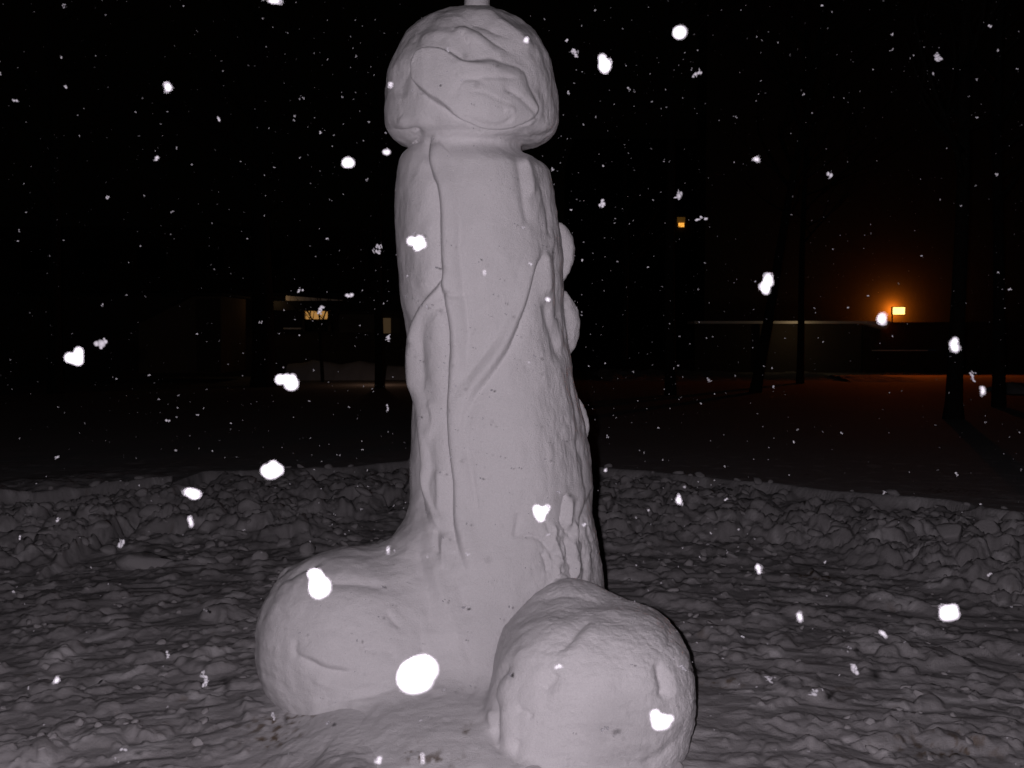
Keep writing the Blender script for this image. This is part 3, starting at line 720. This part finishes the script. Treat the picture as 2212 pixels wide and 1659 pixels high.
big = [  # px, py, size px, stretch (w, h), description
 (1469, 70, 27, 1, 1, 'round blurred white snowflake high above right of the head'),
 (1307, 138, 42, .8, 1.15, 'tall bright snowflake with a spike, right of the head'),
 (1505, 159, 20, 1, 1, 'ragged snowflake below the high round blurred one'),
 (752, 351, 25, 1.1, .9, 'bright snowflake left of the neck of the sculpture'),
 (836, 327, 14, 1, 1, 'small bright snowflake close beside the neck at left'),
 (900, 525, 40, 1.1, .8, 'cross-shaped bright snowflake in front of the upper left shaft'),
 (1655, 613, 46, .55, 1.1, 'tall bright snowflake in front of the leaning tree trunk'),
 (160, 770, 40, 1, .85, 'blurred bright snowflake at far left, lower of two'),
 (217, 742, 38, 1.05, .7, 'sharp ragged snowflake at far left, upper of two'),
 (620, 826, 54, 1.1, .75, 'large bright snowflake below the wavy snow bank'),
 (588, 1015, 50, 1.1, .8, 'large bright snowflake just above the rubble left of the shaft'),
 (691, 1260, 62, .85, 1.1, 'brightest large snowflake in front of the left lump'),
 (903, 1457, 68, 1, 1, 'huge out of focus white snowflake over the foot of the sculpture'),
 (1170, 1109, 38, 1, 1, 'heart-shaped bright snowflake in front of the lower shaft'),
 (1430, 1556, 56, 1.1, .95, 'large notched snowflake in front of the right lump'),
 (2051, 1324, 44, 1, .85, 'bright notched snowflake at lower right over the trodden snow'),
 (1904, 689, 26, 1.2, .8, 'soft pale snowflake beside the orange lamp'),
 (2062, 745, 22, 1, 1, 'pale snowflake in front of the thick right trunk'),
 (2123, 845, 18, 1, 1, 'soft bright snowflake in front of the rightmost trunk'),
 (1467, 1079, 17, .8, 1.2, 'small bright snowflake over the rubble right of the shaft'),
 (1208, 1440, 15, 1, 1, 'round bright snowflake in front of the middle of the right lump'),
 (1638, 1229, 16, 1, 1, 'round bright snowflake above the brown stained snow at right'),
 (1727, 1332, 16, 1, 1, 'round bright snowflake right of the right lump, level with its top'),
 (1908, 1370, 17, 1, 1, 'small bright snowflake left of the notched one at lower right'),
 (260, 1173, 26, .6, 1.1, 'upright ragged snowflake over the rubble at left'),
 (414, 1066, 26, 1.2, .6, 'slanting snowflake at the rubble edge at left'),
 (412, 1126, 20, .6, 1.1, 'narrow snowflake below the slanting one at the left rubble edge'),
 (815, 538, 26, 1, .9, 'streaked snowflake left of the upper shaft in the dark'),
 (362, 189, 24, 1.2, .6, 'wide snowflake high in the dark at left'),
 (1300, 440, 17, 1, 1, 'ragged snowflake right of the upper shaft'),
 (1516, 472, 20, 1.2, .8, 'grey snowflake just right of the small upstairs window'),
 (1241, 115, 20, 1.1, .8, 'slanting grey snowflake beside the right of the head'),
 (1634, 344, 20, 1.2, .6, 'wide snowflake high in the dark at right'),
 (1664, 1467, 34, 1.3, .5, 'long ragged snowflake over the trodden snow right of the right lump'),
 (1757, 1495, 20, 1.1, .8, 'ragged grey snowflake below the long one at lower right'),
 (1844, 1445, 20, .8, 1.1, 'branched grey snowflake at lower right'),
 (445, 1472, 24, 1, 1, 'ragged grey snowflake above the pointed snow lump at lower left'),
 (437, 1457, 12, .8, 1.2, 'small round snowflake touching a ragged grey one at lower left'),
 (362, 1415, 18, 1, .9, 'grey snowflake over the trodden snow left of the left lump'),
 (122, 1469, 12, 1, 1, 'small white snowflake near the lower left edge'),
 (1307, 1575, 24, .6, 1, 'upright grey snowflake in front of the right lump, low down'),
 (1475, 1443, 18, 1, 1, 'faint grey snowflake at the right edge of the right lump'),
 (838, 1188, 13, .8, 1.1, 'small white snowflake where left lump meets the shaft'),
 (1046, 589, 9, 1, 1, 'tiny white snowflake in front of the middle of the upper shaft'),
 (1184, 646, 9, 1, 1, 'tiny white snowflake in front of the right flank of the shaft'),
 (1137, 86, 8, 1, 1, 'tiny white snowflake in front of the right of the head'),
 (967, 108, 11, 1.2, .8, 'small grey snowflake in front of the top of the head'),
 (843, 184, 9, 1, 1, 'tiny snowflake at the left edge of the head'),
 (837, 882, 14, .9, 1.1, 'grey snowflake beside the lower left of the shaft'),
 (594, 0, 26, 1.3, .4, 'snowflake cut by the top picture edge'),
 (648, 628, 13, 1, 1, 'grey snowflake right above the lit eave'),
 (693, 670, 18, 1, 1, 'grey snowflake in front of the lit window'),
 (838, 730, 17, 1.1, .9, 'grey snowflake left of the shaft beside the dim panes'),
 (2102, 813, 26, .8, 1, 'grey slanting snowflake between the two right trunks'),
 (1465, 420, 22, .8, 1.1, 'grey snowflake above the small upstairs window'),
 (2025, 125, 15, 1.1, .8, 'grey snowflake high at the far right'),
 (590, 1546, 18, .9, 1.1, 'thin curved snowflake at the foot of the left lump'),
 (817, 1643, 14, 1.1, .9, 'pair of joined pale flakes at the bottom picture edge'),
 (913, 1640, 17, .6, 1.2, 'upright pale snowflake over the brown dirt at the bottom'),
]
def place_flake(me, px, py, d, size, sw=1, sh=1, rot=None):
    a = (px - 1106) / FPX; b = -(py - 829.5) / FPX
    p = np.array([a, CP + b * SP, -SP + b * CP]) * d + np.array([0, 0, CAMZ])
    o = bpy.data.objects.new('snowflake', me); C.objects.link(o)
    o.location = tuple(p); o.scale = (size * sw, size, size * sh)
    if rot is None: rot = (random.uniform(-.5, .5), random.uniform(-.4, .4), random.uniform(0, 6.28)) if (sw == sh) else (0, 0, 0)
    o.rotation_euler = rot
    return o
GRP = 'snowflakes falling in the flash light'
for k, (px, py, s, sw, sh, lab) in enumerate(big):
    real = .0055 + .0045 * ((k * 37) % 11) / 10
    d = min(max(real * FPX / s, .6), .9)
    if s > 24: d = .46 + .02 * (k % 5)
    if s >= 60: d = .36
    if px == 903: d = .30; s = 72
    elif s > 24: s = s * .80
    if 'grey' in lab or 'ragged' in lab: d = 1.75 + .05 * (k % 7)
    if 'faint' in lab or 'thin' in lab or 'streaked' in lab: d = 2.2
    if 860 < px < 1500 and py > 20 and d > 2.9: d = 2.9
    if py > 1300 and d > 2.4: d = 2.4
    if (px, py) in LOBES:
        o = place_flake(mesh_np('snowflake', *lobed(LOBES[(px, py)], k), M_FLAKE, link=False), px, py, d, s / FPX * d * 1.0, 1, 1, (0, 0, 0))
    else:
        o = place_flake(FL[k % 10], px, py, d, s / FPX * d * (1.0 if s > 24 else 1.2), sw, sh)
    tag(o, lab, 'snowflake', GRP)
# the rest of the snowfall: a volume of flakes around the camera
rs = np.random.RandomState(5); cand = []
xm = 1106 / FPX * 1.15; ym = 829 / FPX * 1.12
def in_sculpture(p):
    if abs(p[0] + .13) < .48 and abs(p[1] - SY) < .55 and p[2] < 3.2: return True
    return math.dist(p, cL) < .5 or math.dist(p, cR) < .52
while len(cand) < 3300:
    d = (rs.uniform(1.5**1.9, 11**1.9))**(1 / 1.9); a = rs.uniform(-xm, xm); b = rs.uniform(-ym, ym)
    p = np.array([a, CP + b * SP, -SP + b * CP]) * d + np.array([0, 0, CAMZ])
    if p[2] < .3 or in_sculpture(p): continue
    s = .0056 * math.exp(rs.normal(0, .45))
    inframe = abs(a) < 1106 / FPX and abs(b) < 829 / FPX
    behind = (d > SY - .4 and 850 < 1106 + a * FPX < 1290) 
    cand.append((s * FPX / d if (inframe and not behind) else 0, p, s))
extra = []
while len(extra) < 520:
    p = np.array([rs.uniform(-.75, .75), rs.uniform(2.4, 3.35), rs.uniform(.2, 2.6)])
    if math.dist(p, cR) > .5: extra.append((0, p, .0046 * math.exp(rs.normal(0, .4))))
cand.sort(key=lambda q: -q[0])
N_IND = 296 - len(big)
for k, (ap, p, s) in enumerate(cand[:N_IND]):
    o = bpy.data.objects.new('snowflake', FS[k % 12]); C.objects.link(o); o.location = tuple(p); o.scale = (s, s * .8, s)
    o.rotation_euler = (rs.uniform(0, 6), rs.uniform(0, 6), rs.uniform(0, 6))
    tag(o, 'small ragged grey snowflake adrift in the night air, one of many alike', 'snowflake', GRP)
fv_, ff_ = [], []; n = 0; tiny = []
for k in range(12):
    m_ = FS[k]; v = np.empty(len(m_.vertices) * 3, np.float32); m_.vertices.foreach_get('co', v)
    f = np.empty(len(m_.loops), np.int32); m_.loops.foreach_get('vertex_index', f); tiny.append((v.reshape(-1, 3), f.reshape(-1, 3)))
for k, (ap, p, s) in enumerate(cand[N_IND:] + extra):
    v, f = tiny[k % 12]; q = rs.normal(size=(3, 3)); q, _ = np.linalg.qr(q)
    fv_.append((v * s) @ q.T + p); ff_.append(f + n); n += len(v)
o = mesh_np('drifting_snow', np.concatenate(fv_), np.concatenate(ff_), M_FLAKE, smooth=False)
tag(o, 'fine specks of falling snow filling the dark air', 'falling snow', kind='stuff')

# ================================================================== the far side of the yard
def xz(px, py, Y): p = W(px, py, Y); return (p[0], p[2])
def pbox(mb, x0, y0, x1, y1, Y0, Y1):            # picture rectangle at depth Y0, pulled back to Y1
    a = xz(x0, y1, Y0); b = xz(x1, y0, Y0); mb.box(a[0], b[0], Y0, Y1, a[1], b[1]); return mb
# left building: long, dark, with a deep eave, a lit window and a row of dim panes
B = empty('low_building', tuple(np.r_[W(600, 820, 27.5)[:2], .2]))
tag(B, 'long dark low building at left with a lit window under its black eave', 'building')
Yw = 27.5
lf = lambda px, py, Y=Yw: xz(px, py, Y)
w = MB(); x0, _ = lf(-500, 0); x1, _ = lf(1180, 0)
wl = lf(653, 0)[0]; wr = lf(714, 0)[0]; wt = lf(0, 671)[1]; wb = lf(0, 716)[1]
w.box(x0, wl, Yw, Yw + .3, .1, wt); w.box(wr, x1, Yw, Yw + .3, .1, wt); w.box(wl, wr, Yw, Yw + .3, .1, wb); w.box(x0, x1, Yw, Yw + .3, wt, lf(0, 640)[1])
w.build('wall', M_WALLD, B)
fa = MB(); pbox(fa, 560, 650, 1180, 670.5, 26.6, 27.45); fa.build('fascia', M_FASCIA, B)
so = MB(); so.prism([xz(617, 638.5, 26.6), xz(617, 649.5, 26.6), xz(740, 649.5, 26.6), xz(740, 648, 26.6)][::-1], 26.62, 27.3); so.build('eave', M_TRIM, B)
ro = MB(); ro.box(x0, x1, 27.7, 34, lf(0, 640)[1], lf(0, 632)[1]); ro.build('roof', M_ROOF, B)
fr = MB(); pbox(fr, 653, 671, 657.5, 715.5, 27.42, 27.62); pbox(fr, 708, 671, 714, 715.5, 27.42, 27.62); pbox(fr, 657.6, 689.5, 707.9, 692, 27.42, 27.6)
wi = fr.build('window', M_WALLT, B)
pn = MB(); pbox(pn, 657.6, 671.5, 707.9, 689.4, 27.5, 27.54); pl = pn.build('pane', M_WINLIT, B); pl.parent = wi
pn = MB(); pbox(pn, 657.6, 692.1, 707.9, 715.4, 27.5, 27.54); pl = pn.build('pane', M_GLASSD, B); pl.parent = wi; pl['label'] = 'unlit lower pane'
# plain panel and narrow panes right of the lit window
pn = MB(); pbox(pn, 732, 679, 807, 718, 27.38, 27.47); pn.build('panel', M_WALLP, B)
for a, b, mm in ((827, 843, M_WINDIM), (850, 864, M_WALLP)):
    pn = MB(); pbox(pn, a, 687, b, 720, 27.36, 27.47); pn.build('window', mm, B)
ledge = MB(); pbox(ledge, 612, 708, 650, 711, 27.3, 27.48); ledge.build('sill', M_TRIM, B)
# tan gable wall nearer at left
B2 = empty('brick_shed', tuple(np.r_[W(430, 805, 24)[:2], .2]))
tag(B2, 'barely visible brown shed with sloping roof at far left', 'shed')
g = MB(); g.prism([xz(300, 806, 24), xz(478, 806, 24), xz(478, 640, 24), xz(419, 640, 24), xz(378, 660, 24), xz(300, 700, 24)], 24, 26.2); g.build('wall', M_WALLT, B2)
g = MB(); g.prism([xz(372, 660, 24), xz(418, 637.5, 24), xz(486, 637.5, 24), xz(486, 634.5, 24), xz(416, 634.5, 24), xz(370, 657, 24)], 23.8, 26.3); g.build('roof', M_ROOF, B2)
g = MB(); pbox(g, 425, 645, 474, 804, 23.94, 23.99); g.build('door', M_WALLD, B2)
# tall dark block far behind at left
B3 = empty('tall_building', (-14, 42, .2)); tag(B3, 'tall unlit block faintly brown against the night behind the low left building', 'building')
g = MB(); a = xz(-300, 490, 42); b = xz(900, 490, 42); g.box(a[0], b[0], 42, 50, 0, a[1]); g.build('wall', mat('faint_wall', (.07, .045, .03), .9, None, .2, .5), B3)
for i in range(9):
    for j in range(2):
        g = MB(); xx = a[0] + 2 + i * 2.6; g.box(xx, xx + 1.3, 41.93, 41.99, 3.4 + j * 1.9 - .9, 3.4 + j * 1.9); g.build('window', M_GLASSD, B3)
# block with the single lit window on the right of the shaft
B4 = empty('apartment_block', (10, 46, .2)); tag(B4, 'black block behind the trees with one small lit orange window', 'building')
g = MB(); a = xz(1240, 300, 46); b = xz(1850, 300, 46); g.box(a[0], b[0], 46, 54, 0, a[1]); g.build('wall', M_FASCIA, B4)
g = MB(); pbox(g, 1463, 469, 1480, 481, 45.95, 45.99); wi = g.build('window', M_WINHI, B4)
g = MB(); pbox(g, 1466, 481.5, 1478, 490, 45.90, 45.97); pl = g.build('pane', M_BULB, B4); pl.parent = wi
# right building: pale wall under a white roof edge, dark wing with gable
Yr = 30.2
B5 = empty('pale_building', tuple(np.r_[W(1700, 815, Yr)[:2], .2])); tag(B5, 'low pale walled building with white roof edge behind the leaning trunk', 'building')
g = MB(); a = xz(1640, 810, Yr); b = xz(1862, 700, Yr); g.box(a[0], b[0], Yr, Yr + .3, .1, b[1]); g.build('wall', M_WALLP, B5)
g = MB(); a2 = xz(1500, 810, Yr + .25); g.box(a2[0], a[0], Yr + .25, Yr + .5, .1, b[1]); wq = g.build('recess_wall', M_WALLD, B5)
g = MB(); pbox(g, 1500, 693.5, 1872, 699, Yr - .55, Yr + .6); g.build('roof_edge', M_TRIM, B5)
g = MB(); g.box(xz(1500, 0, Yr)[0], xz(1872, 0, Yr)[0], Yr + .7, 31.36, b[1], b[1] + .10); g.build('roof', M_ROOF, B5)
B6 = empty('dark_wing', tuple(np.r_[W(1980, 812, Yr)[:2], .2])); tag(B6, 'dark low wing below the orange lamp, its gable edge catching light', 'building')
a = xz(1864, 812, 30.1); b = xz(2420, 697, 30.1)
g = MB(); g.box(a[0], b[0], 30.1, 30.4, .1, b[1]); g.build('wall', M_WALLD, B6)
g = MB(); g.prism([xz(1873, 693.5, 29.6), xz(1925, 694, 29.6), xz(1915, 711, 29.6), xz(1905, 709, 29.6), xz(1873, 699, 29.6)][::-1], 29.6, 30.08); g.build('gable_edge', M_TRIM, B6)
g = MB(); pbox(g, 1885, 756, 2005, 758, 30.0, 30.08); g.build('rail', M_TRIM, B6)
g = MB(); pbox(g, 2007, 755.5, 2022, 757, 30.0, 30.08); g.build('sign_strip', mat('blue_strip', (.05, .2, .5), .5), B6)
g = MB(); g.box(a[0], b[0], 30.4, 31.36, b[1] - .05, b[1] + .02); g.build('roof', M_ROOF, B6)
# taller wall behind it that carries the lamp
B7 = empty('lamp_wall_building', tuple(np.r_[W(1960, 690, 31.4)[:2], .2])); tag(B7, 'higher wall behind the dark wing, glowing orange around its lamp', 'building')
a = xz(1520, 812, 31.4); b = xz(2600, -120, 31.4)
g = MB(); g.box(a[0], b[0], 31.4, 33, .1, b[1]); g.build('wall', M_STUCCO, B7)
L0 = W(1942, 671.5, 30.75)
LT = empty('wall_lamp', (L0[0], 31.39, L0[2])); tag(LT, 'bright orange rectangular lamp glowing on the wall above the dark wing', 'lamp')
g = MB(); pbox(g, 1930.5, 664, 1955, 679, 30.70, 30.78); g.build('lens', M_LAMP, LT, bevel=.01)
g = MB(); pbox(g, 1929, 662.5, 1956.5, 680.5, 30.785, 30.95); g.build('housing', M_METAL, LT)
g = MB(); pbox(g, 1927, 679, 1929, 697, 30.72, 30.78); g.build('conduit', M_METAL, LT)
sl = lamp('sodium_light', (L0[0], 30.55, L0[2]), 160, (1.0, .15, .012), .06, 'SPOT', spot_size=math.radians(142), spot_blend=.15)
sl.rotation_euler = (math.radians(-78), 0, 0)
lamp('sodium_backlight', (L0[0] + .04, 31.12, L0[2] + .04), 60, (1.0, .25, .015), .05)
# added unseen lights for eave, roof edge and bank, behind trunks / under eaves
lamp('added_eave_light', tuple(W(590, 653, 26.3)), 1.4, (1.0, .62, .30), .05)
lamp('added_roof_edge_light', tuple(W(1729, 708, 29.1)), 2.6, (1.0, .74, .42), .05)
lamp('added_bank_light', tuple(W(820, 770, 22.9)), 3.0, (1.0, .58, .38), .05)
# snow banks
def bank(name, x0, x1, crest, foot, Y, depth, m, lab, seed, rough, tc=.4):
    """crest: list of (px, py) in the photo; real ridge with rounded top, standing at depth Y"""
    n = 140; k = 26; a = W(x0, foot, Y)[0]; b = W(x1, foot, Y)[0]
    xs = np.linspace(a, b, n); cpx = np.array([c[0] for c in crest]); cpy = np.array([c[1] for c in crest])
    pxs = np.linspace(x0, x1, n); hz = np.array([W(p, np.interp(p, cpx, cpy), Y + depth * tc)[2] for p in pxs]) - ZB + .06
    tt = np.linspace(0, 1, k); T, XSs = np.meshgrid(tt, xs, indexing='ij')
    prof = np.where(T < tc, np.sin(np.clip(T / tc, 0, 1) * math.pi / 2)**.8, np.cos(np.clip((T - tc) / (1 - tc), 0, 1) * math.pi / 2)**.9)
    yy_ = Y + T * depth + .12 * fbm(XSs * 1.5, T * 2 + seed, None, 3)
    zz = ZB - .06 + hz[None, :] * prof * (1 + rough * fbm(XSs * 3 + seed, yy_ * 3, None, 4)) 
    v = np.stack([XSs, yy_, zz], -1).reshape(-1, 3); i = np.arange(n * k).reshape(k, n)
    f = np.stack([i[:-1, :-1], i[:-1, 1:], i[1:, 1:], i[1:, :-1]], -1).reshape(-1, 4)
    c = v.mean(0); c[2] = ZB; o = mesh_np(name, v - c, f, m); o.location = tuple(c); return tag(o, lab, 'snow bank')
bank('snow_bank', 613, 812, [(612, 786), (640, 784), (669, 777.5), (700, 782), (729, 787), (748, 783), (769, 779), (812, 786)], 812, 25.2, 1.5, M_CHUNK, 'smooth wavy snow bank under the lit window at left', 3, .03)
bank('snow_bank', 832, 1000, [(830, 789), (900, 793), (1000, 800)], 812, 25.4, 1.4, M_CHUNK, 'dim snow bank running behind the shaft from the left trunk', 5, .05)
bank('snow_bank', 1310, 1860, [(1310, 806), (1325, 797), (1400, 799), (1480, 801), (1560, 801), (1620, 803), (1700, 808), (1760, 807), (1800, 803), (1860, 806)], 828, 24.4, 4.4, M_CHUNK, 'rough orange lit snow bank below the pale walled building', 7, .55, .8)
bank('snow_bank', 1850, 2070, [(1845, 812), (1880, 812), (1935, 811), (1990, 813), (2030, 818), (2070, 826)], 830, 23.9, 3.0, M_CHUNK, 'dark orange rimmed snow bank below the lamp and dark wing', 9, .35, .55)
bank('snow_bank', 2180, 2330, [(2175, 834), (2210, 828), (2330, 830)], 850, 19.5, 1.4, M_CHUNK, 'red lit snow bank right of the rightmost trunk', 12, .3)

# trees
def branch(mb, p, d, L, r, depth, rn, seg=6):
    pts = [p]; rad = [r]; q = Vector(p); dd = Vector(d).normalized(); n = 5
    for i in range(n):
        dd = (dd + Vector((rn.uniform(-.16, .16), rn.uniform(-.16, .16), rn.uniform(-.05, .14)))).normalized()
        q = q + dd * L / n; pts.append(tuple(q)); rad.append(r * (1 - .65 * (i + 1) / n))
    mb.tube(pts, rad, seg)
    if depth > 0:
        for k in range(rn.randint(3, 4)):
            i = rn.randint(1, n); b = Vector(pts[i]); t = (Vector(pts[i]) - Vector(pts[i - 1])).normalized()
            s = Vector((rn.uniform(-1, 1), rn.uniform(-1, 1), rn.uniform(-.1, .7))).normalized()
            branch(mb, tuple(b), t * .6 + s * .9, L * rn.uniform(.45, .65), rad[i] * .6, depth - 1, rn, 5)
def tree(base_px, base_py, width, lab, lean=0.0, height=9, seed=0, Y=None, low=.45, roots=1.25):
    rn = random.Random(seed); p = WZ(base_px, base_py, ZB) if Y is None else W(base_px, base_py, Y)
    bx, by = p[0], p[1]; r = width / 2 / FPX * by
    T = empty('bare_tree', (bx, by, ZB)); tag(T, lab, 'tree', 'bare trees round the yard')
    pts, rad = [], []; n = 22
    for i in range(n + 1):
        h = i / n
        pts.append((bx + lean * h * height + .05 * math.sin(h * 9 + seed) * h, by + .04 * math.sin(h * 7 + seed * 2) * h, ZB - .15 + h * height))
        rad.append(r * (1 - .6 * h) * (1 + (roots - 1) * math.exp(-h * height / .25)))
    tk = MB().tube(pts, rad, 14); tk.build('trunk', M_BARK, T, smooth=True)
    cr = MB()
    for k in range(13):
        i = int(n * (low + (1 - low) * k / 13)); i = min(i, n)
        an = rn.uniform(0, 6.28); branch(cr, pts[i], (math.cos(an), math.sin(an), rn.uniform(.2, .9)), height * rn.uniform(.18, .32), rad[i] * .5, 2, rn)
    cr.build('crown', M_BARK, T, smooth=True)
    return T
tree(1629, 848, 24, 'leaning bare tree trunk with an orange lit edge, left of the straight one', .165, 9, 1)
tree(1728, 828, 16, 'thin straight bare tree in front of the pale wall', 0.005, 9, 2)
tree(1449, 853, 25, 'dark straight bare tree between sculpture and leaning trunk', -.014, 9, 3, low=.75)
tree(1350, 816, 13, 'thin bare tree nearest the right of the shaft, far back', 0.0, 7, 4)
tree(2059, 905, 34, 'thick dark bare tree right of the orange lamp', .012, 9, 5, roots=1.5)
tree(2158, 879, 27, 'rightmost bare tree, leaning slightly left', -.03, 9, 6)
tree(570, 835, 52, 'broad black bare tree left of the lit window', 0.0, 9, 7)
tree(820, 815, 21, 'black bare tree at the right end of the wavy snow bank', 0.0, 8, 8, Y=21.5)
tree(120, 850, 30, 'bare tree hardly visible at the far left edge', .02, 9, 9)
# a small shrub-like tree whose branches cross the lit window
rn = random.Random(4); p = W(697, 800, 24.4)
T = empty('small_tree', (p[0], p[1], ZB)); tag(T, 'small forked bare tree whose branches cross the lit window', 'tree')
tk = [(p[0], p[1], ZB - .1), (p[0] - .03, p[1], .9), (p[0] - .06, p[1], 1.5)]
MB().tube(tk, [.05, .045, .04], 8).build('trunk', M_BARK, T, smooth=True)
cr = MB()
for (ax, az) in ((-.35, 1), (.55, .9), (.2, 1), (-.8, .8), (.9, .7), (-.1, 1.1)):
    branch(cr, tk[-1], (ax, rn.uniform(-.3, .3), az), .95, .03, 2, rn)
cr.build('crown', M_BARK, T, smooth=True)
